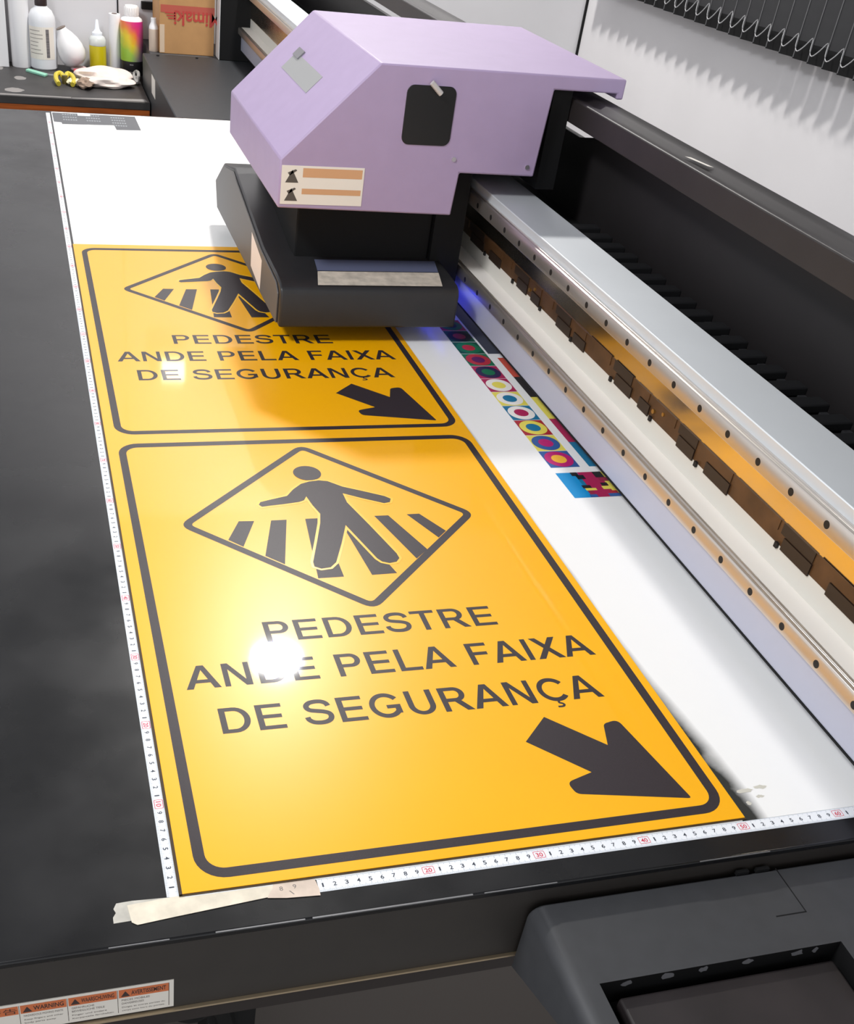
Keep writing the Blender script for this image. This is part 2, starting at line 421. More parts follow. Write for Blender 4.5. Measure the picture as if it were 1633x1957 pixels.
# ================================================================== print head carriage
ca = thing('print_carriage', 'lilac print head carriage with black skirt riding on the gantry', 'carriage', (45, 128, 3))
YF, YB = 108, 151
prof = [(28.3, 20.4), (28.3, 27.3), (42, 40.7), (80.8, 40.6), (80.8, 37.8), (79.7, 37.8), (79.7, 38.6), (69.3, 38.6), (68.6, 26.2), (56.3, 26.3), (55.9, 20.0)]
cov = build('lilac_cover', MB().prism(prof, 'y', YF, YB), PURPLE, ca, bevel=0.25)
def fp_(poly, y, m=0, mb=None):
    mb = mb or MB(); return mb.add([(p[0], y, p[1]) for p in poly], [list(range(len(poly)))], m)
wd = MB().prism(rrect(46.3, 53.9, 30.1, 38.2, 1.1), 'y', YF-.12, YF+.1)
wn = build('black_window', wd, mat('window_black', (20, 18, 18), 0.35), cov, bevel=0.06)
build('latch_lever', MB().tube([(49.7, YF-.6, 38.7), (51.3, YF-.7, 37.3)], 0.4), mat('lever_grey', (190, 185, 182), 0.4), wn, smooth=True)
lb = build('warning_label', MB().box(28.6, 41.2, YF-.06, YF, 21.0, 26.5), PAPER, cov)
q = MB(); yy = YF-.08
fp_([(31.8, 24.9), (40.9, 24.9), (40.9, 26.2), (31.8, 26.2)], yy, 0, q); fp_([(31.8, 22.5), (40.9, 22.5), (40.9, 23.3), (31.8, 23.3)], yy, 0, q)
for zc in (24.9, 22.3):
    fp_([(29.2, zc-.8), (31.2, zc-.8), (30.2, zc+1.0)], yy, 1, q); fp_([(29.8, zc+.2), (30.9, zc+.9), (30.7, zc+1.1), (29.5, zc+.6)], yy, 1, q)
build('label_print', q, [mat('label_tan', (208, 160, 118), 0.5), mat('label_dark', (84, 78, 72), 0.6)], lb, fixn=False)
for c in ((55.0, 28.3), (67.2, 27.6)):
    build('screw', MB().disc((c[0], YF-.15, c[1]), .35, 'y', .15), mat('screw_steel', (210, 205, 212), 0.3, 0.9), cov)
# grey hatch in the sloping face
sl = Vector((13.7, 0, 13.4)).normalized(); nn = Vector((-13.4, 0, 13.7)).normalized()
def on_slope(s_, y, h): p = Vector((28.3, 0, 27.3)) + sl*s_ + nn*h; return (p.x, y, p.z)
def slope_box(s0, s1, y0, y1, h0, h1):
    vs = [on_slope(s_, y, h) for h in (h0, h1) for y in (y0, y1) for s_ in (s0, s1)]
    return MB().add(vs, [(0, 2, 3, 1), (4, 5, 7, 6), (0, 1, 5, 4), (2, 6, 7, 3), (0, 4, 6, 2), (1, 3, 7, 5)])
ht = build('hatch', slope_box(8.9, 12.3, 121.5, 140, -.05, .06), mat('hatch_grey', (150, 150, 150), 0.5), cov)
build('hatch_catch', slope_box(11.6, 13.2, 136.5, 140.3, .0, .25), mat('hatch_grey_dark', (120, 118, 122), 0.5), ht)
# black skirt, neck and rail bracket
sp = [(105, 3.0), (105, 8.2), (105.4, 9.1), (106.4, 9.6), (110, 9.95), (121, 10.3), (149, 15.0), (160, 12.9), (168.5, 7.8), (165.5, 3.0)]
SKM = mat('skirt_black', (40, 40, 42), 0.38, var=0.06, scale=40)
sk = build('head_skirt', MB().prism(sp, 'x', 29.0, 58.4), SKM, ca, bevel=0.35, seg=3)
build('skirt_end_cap', MB().prism([(106.6, 3.2), (106.4, 8), (108.2, 9.2), (121, 9.9), (149, 14.4), (159.5, 12.5), (167.5, 7.7), (165, 3.2)], 'x', 28.75, 29.0), mat('end_cap_grey', (92, 90, 90), 0.5), sk, bevel=0.08)
build('side_sticker', MB().add([(28.72, 119.6, 3.6), (28.72, 128.2, 4.6), (28.72, 128.6, 10.2), (28.72, 119.2, 8.6)], [(0, 1, 2, 3)]), mat('sticker_cream', (238, 224, 214), 0.5), sk)
build('head_neck', MB().box(33.6, 56.5, 117, 149.5, 9.8, 20.4), DEEP, ca, bevel=0.3)
tl = MB().add([(35.0, 105.9, 9.55), (55.6, 105.9, 9.55), (56.4, 110.6, 10.05), (36.0, 110.6, 10.05)], [(0, 1, 2, 3)], 0)
build('label_strip', tl, mat('strip_beige', (196, 186, 172), 0.6, var=0.2, scale=60), sk)
tl = MB().add([(36.0, 110.8, 10.07), (56.4, 110.8, 10.07), (57.3, 115.6, 10.2), (36.6, 115.6, 10.2)], [(0, 1, 2, 3)], 0)
build('blue_label_strip', tl, mat('strip_blue', (92, 98, 124), 0.6), sk)
build('rail_bracket', MB().box(56.5, 61.7, 116, 148, 5, 26).box(61.7, 75, 118, 148, 24, 26.2).box(70, 73.1, 109.5, 148, 24, 38.4), DEEP, ca)
build('uv_lamp', MB().box(59.6, 60.2, 112, 150, 4.2, 5.6).box(58.4, 60.2, 118, 148, 5.6, 8), mat('uv_blue_lamp', (30, 34, 90), 0.4, emit=(0.05, 0.07, 1.0, 4.0)), ca)

# ================================================================== white backing sheet with the colour chart
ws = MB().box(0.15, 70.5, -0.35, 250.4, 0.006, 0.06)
WSM = mat('white_media', (247, 247, 246), 0.27, spec=0.5)
# black overspray hugging the edge of the yellow sheet
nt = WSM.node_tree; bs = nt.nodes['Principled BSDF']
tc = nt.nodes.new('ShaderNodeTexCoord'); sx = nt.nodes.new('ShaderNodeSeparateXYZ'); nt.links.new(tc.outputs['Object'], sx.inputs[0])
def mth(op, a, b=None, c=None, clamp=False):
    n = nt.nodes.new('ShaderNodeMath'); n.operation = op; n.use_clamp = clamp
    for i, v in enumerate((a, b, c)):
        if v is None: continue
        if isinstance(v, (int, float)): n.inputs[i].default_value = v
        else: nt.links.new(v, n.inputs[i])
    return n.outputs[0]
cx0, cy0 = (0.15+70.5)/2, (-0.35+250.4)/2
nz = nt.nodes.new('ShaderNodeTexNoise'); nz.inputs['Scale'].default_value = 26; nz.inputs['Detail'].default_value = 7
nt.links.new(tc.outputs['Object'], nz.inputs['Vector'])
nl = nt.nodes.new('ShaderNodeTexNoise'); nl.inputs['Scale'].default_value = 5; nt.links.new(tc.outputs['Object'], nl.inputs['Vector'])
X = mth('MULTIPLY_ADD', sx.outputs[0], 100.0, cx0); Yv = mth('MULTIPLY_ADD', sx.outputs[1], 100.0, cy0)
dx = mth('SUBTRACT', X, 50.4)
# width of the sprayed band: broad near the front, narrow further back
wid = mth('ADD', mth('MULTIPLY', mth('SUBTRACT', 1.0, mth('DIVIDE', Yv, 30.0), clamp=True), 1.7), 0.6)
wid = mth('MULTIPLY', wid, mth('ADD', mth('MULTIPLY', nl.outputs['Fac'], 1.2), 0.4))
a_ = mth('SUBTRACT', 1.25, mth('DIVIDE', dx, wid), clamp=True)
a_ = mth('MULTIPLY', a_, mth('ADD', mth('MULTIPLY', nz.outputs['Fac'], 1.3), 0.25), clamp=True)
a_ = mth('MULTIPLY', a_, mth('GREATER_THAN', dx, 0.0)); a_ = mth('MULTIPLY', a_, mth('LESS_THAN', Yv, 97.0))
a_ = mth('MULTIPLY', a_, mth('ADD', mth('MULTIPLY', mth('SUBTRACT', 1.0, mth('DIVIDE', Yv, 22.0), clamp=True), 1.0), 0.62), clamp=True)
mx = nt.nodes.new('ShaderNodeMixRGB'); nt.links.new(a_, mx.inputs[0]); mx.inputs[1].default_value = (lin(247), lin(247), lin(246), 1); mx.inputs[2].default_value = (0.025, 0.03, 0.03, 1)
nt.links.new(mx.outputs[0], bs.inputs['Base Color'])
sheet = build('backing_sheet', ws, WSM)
tag(sheet, 'glossy white backing sheet lying on the black printer bed', 'sheet')
ZC = 0.075
CM = {k: mat('print_'+k, v, 0.35) for k, v in dict(cyan=(0, 142, 206), teal=(12, 116, 158), blue=(48, 92, 160), crimson=(176, 24, 84), magenta=(190, 26, 112),
      yellow=(236, 222, 92), orange=(250, 188, 60), navy=(40, 30, 76), green=(16, 112, 76), dgreen=(12, 80, 62), red=(186, 44, 62), brick=(176, 34, 48),
      purple=(96, 24, 92), white=(244, 240, 234), black=(30, 28, 30), lred=(208, 78, 58), slate=(58, 62, 78), deep=(18, 24, 36), maroon=(150, 40, 70)).items()}
SQ = [('blue', 'magenta', 'orange'), ('yellow', 'blue', 'magenta'), ('brick', 'yellow', 'teal'), ('teal', 'white', 'crimson'), ('yellow', 'white', 'teal'),
      ('crimson', 'white', 'yellow'), ('crimson', 'navy', 'green'), ('green', 'red', 'purple'), ('dgreen', 'green', 'red'), ('dgreen', 'deep', 'maroon'), ('crimson', 'green', 'navy')]
cc = lambda cx, cy, rx, ry, n=36: [(cx+rx*math.cos(2*math.pi*k/n), cy+ry*math.sin(2*math.pi*k/n)) for k in range(n)]
for i, (a, b, c) in enumerate(SQ):
    y0 = 63.65 + i*4.72; y1 = y0+4.6
    mb = MB(); mb.flat([(58.8, y0), (63.2, y0), (63.2, y1), (58.8, y1)], ZC, 0)
    mb.flat(cc(61, y0+2.3, 2.05, 2.15), ZC+.012, 1); mb.flat(cc(61, y0+2.3, 1.1, 1.15), ZC+.024, 2)
    build('colour_target', mb, [CM[a], CM[b], CM[c]], sheet, fixn=False)
for i, (a, y0, y1, x0) in enumerate((('teal', 63.65, 70.75, 64.6), ('crimson', 70.75, 78, 64.6), ('yellow', 78, 85.25, 64.6), ('black', 85.25, 92.45, 64.6), ('lred', 92.45, 99.7, 64.6), ('slate', 101.3, 125, 63.6))):
    build('colour_bar', MB().flat([(x0, y0), (67.6, y0), (67.6, y1), (x0, y1)], ZC), CM[a], sheet, fixn=False)
mb = MB(); kk = list(CM); im = {n: i for i, n in enumerate(kk)}
def fr_(x0, x1, y0, y1, n, z=0): mb.flat([(x0, y0), (x1, y0), (x1, y1), (x0, y1)], ZC+z*.012, im[n])
fr_(58.8, 61.4, 55.6, 62.15, 'cyan'); fr_(61.4, 62.4, 55.6, 62.15, 'teal'); fr_(62.0, 65.0, 55.6, 62.15, 'crimson', 1); fr_(65.0, 66.3, 55.6, 62.15, 'yellow', 1); fr_(66.3, 67.6, 55.6, 62.15, 'yellow')
fr_(60.9, 61.9, 61.2, 62.15, 'black', 2); fr_(61.4, 62.6, 60.3, 61.4, 'deep', 2); fr_(61.1, 62.4, 57.9, 58.7, 'black', 2); fr_(61.3, 62.9, 57.3, 57.9, 'yellow', 2); fr_(61.4, 62.2, 56.3, 57.3, 'maroon', 2); fr_(61.2, 62.3, 55.6, 56.3, 'blue', 2)
fr_(64.2, 65.5, 60.6, 62.15, 'black', 2); fr_(64.4, 65.7, 59.6, 60.6, 'maroon', 2); fr_(64.1, 65.1, 58.4, 59.2, 'black', 2); fr_(63.9, 66.2, 57.5, 58.3, 'yellow', 2); fr_(64.4, 65.6, 56.4, 57.1, 'brick', 2); fr_(64.0, 66.2, 55.6, 56.4, 'blue', 2)
build('test_block', mb, [CM[n] for n in kk], sheet, fixn=False)
for (u, v, a, b) in ((52.7, 3.1, 1.2, .35), (54.5, 3.3, .9, .3), (53.8, 2.2, .5, .25), (52.2, 1.6, .4, .3)):
    sm = MB(); sm.flat([(u+a*random.uniform(.5, 1)*math.cos(t), v+b*random.uniform(.4, 1)*math.sin(t)) for t in [2*math.pi*k/14 for k in range(14)]], ZC)
    build('glue_smear', sm, mat('smear_grey', (205, 202, 190), 0.6), sheet, fixn=False)

# ================================================================== yellow plate with two printed signs
H = 150.75; PER = 75.15
pl = build('sign_plate', MB().box(-0.02, 50.75, -0.08, H, 0.07, 0.20), [YEL], base=(25, 75, 0.06), bevel=0.02)
tag(pl, 'long yellow sheet printed with two pedestrian crossing signs', 'sign')
build('plate_edge', MB().box(-0.28, -0.02, -0.2, H, 0.065, 0.14).box(-0.28, 50.8, -0.25, -0.08, 0.065, 0.14), EDGE, pl)
Z1 = 0.207
def outline(poly, d):
    n = len(poly); out = []; ar = sum(poly[i][0]*poly[(i+1) % n][1]-poly[(i+1) % n][0]*poly[i][1] for i in range(n))
    sg = 1 if ar > 0 else -1
    for i in range(n):
        a = Vector(poly[i-1]); b = Vector(poly[i]); c = Vector(poly[(i+1) % n])
        e1 = (b-a).normalized(); e2 = (c-b).normalized()
        n1 = Vector((e1.y, -e1.x))*sg; n2 = Vector((e2.y, -e2.x))*sg
        k = n1+n2; k = k/max(0.35, k.length_squared)*2
        out.append((b.x+k.x*d, b.y+k.y*d))
    return out
# ---- letters, drawn in a 716-high em with heavy strokes
def stroke(mb, pts, wd, closed=False):
    P = [Vector(p) for p in pts]; n = len(P); L = []; R = []
    for i in range(n):
        t = (P[min(i+1, n-1)]-P[max(i-1, 0)]).normalized(); nrm = Vector((-t.y, t.x))
        L.append(P[i]+nrm*wd/2); R.append(P[i]-nrm*wd/2)
    for i in range(n-1): mb.append([tuple(L[i]), tuple(L[i+1]), tuple(R[i+1]), tuple(R[i])])
def rect(g, x0, x1, y0, y1): g.append([(x0, y0), (x1, y0), (x1, y1), (x0, y1)])
def halfring(g, cx, cy, ro, rix, riy, rox, a0, a1, n=14):
    for k in range(n):
        t0 = math.radians(a0+(a1-a0)*k/n); t1 = math.radians(a0+(a1-a0)*(k+1)/n)
        g.append([(cx+rox*math.cos(t0), cy+ro*math.sin(t0)), (cx+rox*math.cos(t1), cy+ro*math.sin(t1)), (cx+rix*math.cos(t1), cy+riy*math.sin(t1)), (cx+rix*math.cos(t0), cy+riy*math.sin(t0))])
ST, BA = 126, 104
def glyph(ch):
    g = []
    if ch in 'PR':
        rect(g, 73, 73+ST, 0, 716); rect(g, 73, 400, 716-BA, 716); yb = 278; rect(g, 73, 400, yb, yb+BA)
        cy = (716+yb)/2; ro = (716-yb)/2; halfring(g, 400, cy, ro, 224-ST, ro-BA, 224, -90, 90)
        if ch == 'R': g.append([(330, yb+30), (480, yb+50), (706, 0), (545, 0)])
        return g, 667 if ch == 'P' else 722
    if ch == 'D':
        rect(g, 73, 73+ST, 0, 716); rect(g, 73, 350, 716-BA, 716); rect(g, 73, 350, 0, BA)
        halfring(g, 350, 358, 358, 325-ST, 358-BA, 325, -90, 90); return g, 722
    if ch in 'EF':
        rect(g, 73, 73+ST, 0, 716); rect(g, 73, 604 if ch == 'E' else 566, 716-BA, 716); rect(g, 73, 575 if ch == 'E' else 520, 312, 312+BA)
        if ch == 'E': rect(g, 73, 620, 0, BA)
        return g, 667 if ch == 'E' else 611
    if ch == 'L': rect(g, 73, 73+ST, 0, 716); rect(g, 73, 580, 0, BA); return g, 611
    if ch == 'I': rect(g, 70, 70+ST, 0, 716); return g, 270
    if ch == 'T': rect(g, 20, 590, 716-BA, 716); rect(g, 305-ST/2, 305+ST/2, 0, 716); return g, 611
    if ch == 'N':
        rect(g, 70, 70+ST-8, 0, 716); rect(g, 652-ST+8, 652, 0, 716); g.append([(70, 716), (208, 716), (652, 0), (514, 0)]); return g, 722
    if ch == 'A':
        g.append([(0, 0), (146, 0), (361, 575), (361, 716), (288, 716)]); g.append([(722, 0), (576, 0), (361, 575), (361, 716), (434, 716)])
        g.append([(190, 170), (532, 170), (493, 170+BA), (229, 170+BA)]); return g, 722
    if ch == 'X':
        g.append([(5, 0), (168, 0), (655, 716), (494, 716)]); g.append([(12, 716), (174, 716), (662, 0), (499, 0)]); return g, 667
    if ch == 'S':
        stroke(g, catmull([(565, 512), (535, 590), (455, 648), (335, 664), (205, 640), (128, 570), (122, 490), (180, 425), (300, 390), (430, 358), (540, 300), (568, 210), (530, 120), (440, 65), (325, 52), (190, 76), (105, 150), (84, 232)], 5), 116); return g, 667
    if ch in 'GC' or ch == '\u00c7':
        rx, ry = 285, 307; pts = [(395+rx*math.cos(math.radians(a)), 358+ry*math.sin(math.radians(a))) for a in range(34, 328 if ch != 'G' else 335, 7)]
        stroke(g, pts, 116)
        if ch == 'G': rect(g, 405, 700, 262, 262+BA); rect(g, 700-ST, 700, 110, 300); 
        if ch == '\u00c7': stroke(g, catmull([(385, 10), (370, -50), (430, -80), (455, -125), (410, -165), (300, -165)], 4), 52)
        return g, 778 if ch == 'G' else 722
    if ch == 'U':
        rect(g, 70, 70+ST, 270, 716); rect(g, 652-ST, 652, 270, 716); halfring(g, 361, 270, 282, 291-ST, 282-BA, 291, 180, 360, 18); return g, 722
    return g, 300
def lettering(txt, x0, x1, y0, capz):
    adv = 0; words = [[]]
    for c in txt:
        if c == ' ': words.append([])
        g, a = glyph(c)
        for p in g: words[-1].append([(adv+u, v) for u, v in p])
        adv += a + 10
    allp = [q for wd_ in words for p in wd_ for q in p]
    lo = min(u for u, v in allp); hi = max(u for u, v in allp); sx_ = (x1-x0)/(hi-lo); sy_ = capz/716
    for wd_ in words:
        mb = MB()
        for p in wd_: mb.flat([(x0+(u-lo)*sx_, y0+v*sy_) for u, v in p], Z1)
        art('lettering', mb, INK)
BODY = [(16.9, 57.1), (17.2, 57.7), (18.6, 58.2), (20.8, 58.9), (21.9, 60.4), (23.2, 61.7), (24.4, 62.2), (25.7, 62.4), (26.8, 62.1), (28.4, 60.6), (30.6, 59.4), (33.2, 57.9), (33.85, 57.2), (33.5, 56.4), (32.7, 56.2), (30.2, 57.6), (28.0, 59.0),
        (28.0, 56.8), (29.4, 51.5), (31.0, 45.0), (31.05, 44.0), (30.5, 43.3), (29.6, 43.1), (28.8, 43.5), (28.4, 44.2), (26.5, 51.6), (25.0, 47.7), (23.4, 43.9), (22.5, 42.95), (21.4, 42.8), (20.7, 43.3), (20.75, 44.2),
        (22.2, 48.4), (23.5, 52.3), (24.0, 54.4), (23.5, 56.5), (23.2, 58.6), (22.7, 57.7), (22.0, 57.35), (20.0, 57.0), (18.1, 56.75), (17.2, 56.6)]
LEGS = [p for p in BODY if p[1] < 58.7 and 20.5 < p[0] < 31.5 and p[0] > 20.6]
DIA = [(6.6, 53.3), (25.35, 72.0), (43.7, 52.9), (25.45, 34.5)]
def shrink(poly, d): return outline(poly, -d)
ARROW = [(34.2, 12.3), (37.4, 15.4), (42.1, 10.7), (43.0, 13.6), (44.7, 14.0), (46.95, 2.9), (36.3, 5.1), (36.0, 6.6), (38.9, 7.5)]
STR = [[(13.8, 53.6), (15.65, 53.5), (13.4, 48.1), (11.9, 49.7)], [(17.7, 53.45), (19.6, 53.45), (17.45, 44.1), (15.55, 46.0)], [(21.9, 53.45), (23.8, 53.45), (23.6, 41.0), (20.6, 41.0)],
       [(26.0, 53.0), (27.2, 53.0), (29.9, 41.05), (26.9, 41.0)], [(30.6, 53.4), (32.4, 53.35), (35.0, 45.5), (33.1, 43.7)], [(34.8, 53.4), (36.45, 53.4), (38.6, 49.25), (37.2, 47.85)]]
ART = []
def art(name, mb, mt): ART.append(build(name, mb, mt, pl, fixn=False))
b0 = rrect(1.3, 49.85, 0.95, 73.6, 2.6, 8); b1 = rrect(2.25, 48.85, 1.95, 72.5, 1.6, 8)
art('printed_border', MB().ring(b0, b1, Z1), INK)
d0 = round_poly(DIA, 1.7, 6); d1 = round_poly(shrink(DIA, 0.98), 0.7, 6)
art('printed_diamond', MB().ring(d0, d1, Z1), INK)
for p in STR: art('crosswalk_stripe', MB().flat(p, Z1), INK)
art('figure_outline', MB().flat(outline(BODY, 0.32), Z1+.012), mat('yellow_outline', (255, 196, 60), 0.25))
art('pedestrian_figure', MB().flat(BODY, Z1+.024).flat(cc(24.6, 64.35, 1.82, 1.85), Z1+.024), INK)
lettering('PEDESTRE', 12.75, 38.3, 30.35, 3.4)
lettering('ANDE PELA FAIXA', 3.6, 47.1, 24.0, 3.5)
lettering('DE SEGURAN\u00c7A', 6.05, 45.0, 17.45, 3.5)
art('printed_arrow', MB().flat(round_poly(ARROW, [0, 0, 0, .75, .75, .25, .75, .75, 0], 6), Z1), INK)
for o in list(ART):
    c = o.copy(); COL.objects.link(c); c.parent = pl; c.location = (0, PER*S, 0)

# ================================================================== measuring tapes
def ruler(name, label, vertical, n0, n1, off, lo_, hi_):
    zt = 0.03
    P = (lambda a, b: (b, a + off)) if vertical else (lambda a, b: (a + off, b))   # a along the scale, b across
    body = MB()
    q = [P(n0, lo_), P(n1, lo_), P(n1, hi_), P(n0, hi_)]
    body.add([(x, y, 0.0) for x, y in q] + [(x, y, zt) for x, y in q], [(0, 1, 2, 3), (4, 5, 6, 7), (0, 1, 5, 4), (1, 2, 6, 5), (2, 3, 7, 6), (3, 0, 4, 7)])
    o = build(name, body, TAPEW); tag(o, label, 'measuring tape')
    tk = MB(); wd = hi_-lo_
    def seg(a, b0, b1, w_): tk.add([(*P(a-w_, b0), zt+.004), (*P(a+w_, b0), zt+.004), (*P(a+w_, b1), zt+.004), (*P(a-w_, b1), zt+.004)], [(0, 1, 2, 3)])
    for k in range(int(n0*10)+1, int(n1*10)):
        a = k/10; L = .42 if k % 10 == 0 else .3 if k % 5 == 0 else .17
        if vertical and n1 > 100 and a > 120: break
        seg(a, hi_-.02-L*.8, hi_-.02, .012); seg(a, lo_+.02, lo_+.02+L, .012)
    build('tick_marks', tk, RTICK, o, fixn=False)
    nb = MB(); rds = []; mid = (lo_+hi_)/2
    for k in range(int(math.ceil(n0+.4)), int(n1)):
        if k <= 0: continue
        s_ = str(k) if k % 10 == 0 else str(k % 10)
        hgt = .5; tens = k % 10 == 0
        wdt = None
        if vertical: pt = lambda u, v: (mid-.2+v, off+k-u, zt+.008)
        else: pt = lambda u, v: (off+k+u, mid-.22+v, zt+.008)
        w_ = (.30 if s_ != '1' else .14) if not tens else .62 if k < 100 else .9
        if tens:
            rd = MB(); rds.append(rd)
            cx_ = .52 if k < 100 else .62; oo = rrect(-cx_, cx_, -.14, hgt+.12, .14, 3); ii = rrect(-cx_+.05, cx_-.05, -.09, hgt+.07, .1, 3)
            z0 = len(rd.v)
            n = len(oo); rd.add([pt(*p) for p in oo] + [pt(*p) for p in ii], [(i, (i+1) % n, n+(i+1) % n, n+i) for i in range(n)])
            text_mb(s_, -w_/2, 0, w_, hgt*.9, pt, rd, 0, .02)
        else: text_mb(s_, -w_/2, 0, w_, hgt*.82, pt, nb, 0, .015)
    build('numerals', nb, RBLACK, o, fixn=False); [build('red_decade_mark', r_, RRED, o, fixn=False) for r_ in rds]
    return o
ruler('measuring_tape', 'white measuring tape running along the left edge of the yellow sheet', True, -0.4, 249.5, -0.17, -1.22, -0.28)
ruler('measuring_tape', 'white measuring tape along the front edge of the yellow sheet', False, 10.6, 75, 0.13, -1.62, -0.27)

# ================================================================== masking tape at the front-left corner
def strip(name, label, poly, z0, z1, mt):
    o = build(name, MB().prism(poly, 'z', z0, z1), mt); return tag(o, label, 'masking tape')
strip('masking_tape', 'torn end of thin masking tape at the bottom left corner', [(-5.1, 0.0), (-5.35, -.5), (-5.2, -.9), (-5.45, -1.3), (-5.45, -1.85), (-3.4, -1.8), (1, -1.6), (1, -.2), (-2.2, -.05), (-3.9, .05)], 0.0, 0.03, MASK2)
strip('masking_tape', 'long cream masking tape strip over the corner of both rulers', [(-4.3, -.35), (-3.4, -.28), (-.6, -.12), (2.4, -.26), (7.1, -.22), (7.3, -.8), (6.9, -1.4), (3, -1.72), (-1, -2.05), (-3.7, -2.3), (-4.1, -2.0)], 0.035, 0.06, MASK)
o = strip('masking_tape', 'short pinkish masking tape piece over the start of the front ruler', [(7.2, -.22), (7.05, -.7), (6.7, -1.1), (6.5, -1.5), (8, -1.75), (10.7, -1.95), (10.75, -1.3), (10.6, -.28)], 0.04, 0.07, mat('masking_tape_pink', (216, 198, 182), 0.75, var=0.1, scale=60))
tx = MB(); text_mb('8', 7.6, -1.0, .28, .42, lambda u, v: (u, v, .075), tx); text_mb('9', 8.7, -.95, .28, .42, lambda u, v: (u, v, .075), tx)
tx.flat([(8.3, -1.1), (8.4, -1.1), (8.7, -1.5), (8.6, -1.5)], .075)
build('faint_numerals', tx, LGREY, o, fixn=False)

# dark printed sheet at the far corner of the bed
dk = MB().prism([(0.3, 249.6), (0.4, 240.5), (2.2, 240.2), (2.3, 238.5), (14.9, 239.6), (15.1, 235.2), (21.1, 235.8), (20.9, 249.4), (9, 249.6)], 'z', 0.06, 0.09)
dko = tag(build('printed_card', dk, mat('card_grey', (92, 94, 98), 0.5)), 'dark grey printed card at the far left corner of the white sheet', 'card')
for cx_ in (4.3, 10, 16.2):
    tx = MB()
    for k in range(4 if cx_ > 15 else 3):
        y = 247.6-k*2.6 - (1 if cx_ > 15 else 0)
        for j in range(6): tx.flat([(cx_-1.6+j*.6+random.uniform(0, .1), y), (cx_-1.2+j*.6, y), (cx_-1.2+j*.6, y+1.0), (cx_-1.6+j*.6, y+1.0)], .095)
    build('printed_rows', tx, mat('card_text', (150, 154, 158), 0.6), dko, fixn=False)

tag(build('white_offcut', MB().box(6.5, 9.6, 247.4, 250.2, 0.095, 0.13), WHITE), 'small white offcut on the edge of the dark card', 'offcut')

# ================================================================== bench at the back with its clutter
BZ = -10
be = thing('workbench', 'workbench with black mat top and orange wood front edge', 'bench', (-20, 336, -95))
build('wood_top', MB().box(-110, 31.6, 312.8, 361.2, -18, -12.2), mat('orange_wood', (172, 88, 34), 0.35, var=0.25, scale=10, stretch=(1, 12, 12)), be, bevel=0.2)
mt_ = build('black_mat', MB().box(-110, 31.7, 312.5, 361.2, -12.2, BZ), mat('bench_mat', (52, 50, 50), 0.5, var=0.2, scale=12), be, bevel=0.12)
build('bench_panel', MB().box(-108, 31, 316, 360, -95, -18), mat('bench_panel', (120, 80, 50), 0.5), be)
def blob(cx_, cy_, a, b, z, mb, n=18):
    mb.flat([(cx_+a*random.uniform(.75, 1)*math.cos(2*math.pi*k/n), cy_+b*random.uniform(.75, 1)*math.sin(2*math.pi*k/n)) for k in range(n)], z)
STM = mat('stain_and_highlight', (142, 138, 136), 0.7)  # shared by the bench stains and the painted edge highlight
for args in ((-6.6, 337, 2.2, 3), (-8.6, 320, 3.4, 3.5), (-13, 350, 1.8, 3)):
    st = MB(); blob(*args, BZ+.02, st); build('pale_stain', st, STM, mt_, fixn=False)
for p in ([(-13, 315), (8, 314.6), (8, 313.4), (-13, 313.2)], [(8.2, 314), (30.5, 317), (31, 313.6), (8.2, 313.3)]):
    build('edge_highlight', MB().flat(p, BZ+.02), STM, mt_, fixn=False)  # pale strips painted as the highlight along the mat's front edge
def lathe_part(name, prof, c, mt, parent, n=32): return build(name, MB().lathe([(r, z) for r, z in prof], c, n=n), mt, parent, smooth=True)
PLAST = mat('white_plastic', (232, 231, 233), 0.4)
# white board at the far left
tag(build('storage_box', MB().box(-40, -9.6, 352, 361, BZ, 26), WHITE, bevel=.2), 'tall white box at the left end of the bench', 'box')
t = thing('paper_roll', 'thick white paper roll standing between the tall box and the bottle', 'roll', (-5.5, 355.5, BZ))
lathe_part('paper', [(3.1, 0), (3.15, .2), (3.15, 29.8), (3.1, 30)], (-5.5, 355.5, BZ), PLAST, t)
lathe_part('core', [(1.3, 30), (1.3, 30.1)], (-5.5, 355.5, BZ), BROWN, t)
# ink bottle white
t = thing('solvent_bottle', 'white plastic bottle with black cap and printed label', 'bottle', (1.6, 354.5, BZ))
lathe_part('bottle_body', [(3.9, 0), (4.3, .4), (4.3, 13.5), (4.1, 15.2), (3.3, 16.9), (2.1, 17.8), (1.8, 18.3)], (1.6, 354.5, BZ), mat('milky_plastic', (222, 224, 228), 0.35), t)
lathe_part('cap', [(1.9, 18.2), (1.95, 18.4), (1.95, 21.6), (1.8, 21.9)], (1.6, 354.5, BZ), mat('cap_black', (44, 30, 30), 0.45), t)
def wrap(mb, c, r, a0, a1, z0, z1, m=0, n=14):
    vs = []; 
    for k in range(n+1):
        a = math.radians(a0+(a1-a0)*k/n); x, y = c[0]+r*math.cos(a), c[1]+r*math.sin(a); vs += [(x, y, c[2]+z0), (x, y, c[2]+z1)]
    mb.add(vs, [(2*k, 2*k+2, 2*k+3, 2*k+1) for k in range(n)], m)
lbm = MB(); cB = (1.6, 354.5, BZ)
wrap(lbm, cB, 4.33, 195, 322, 3.2, 12.6, 0); wrap(lbm, cB, 4.36, 282, 296, 3.8, 12.0, 1)
for k in range(7): wrap(lbm, cB, 4.36, 205, 205+random.uniform(40, 65), 11.4-k*1.1, 11.55-k*1.1, 2)
build('label', lbm, [PAPER, mat('barcode_grey', (112, 108, 110), 0.6, var=0.5, scale=400, stretch=(0.01, 0.01, 1)), LGREY], t, fixn=False)
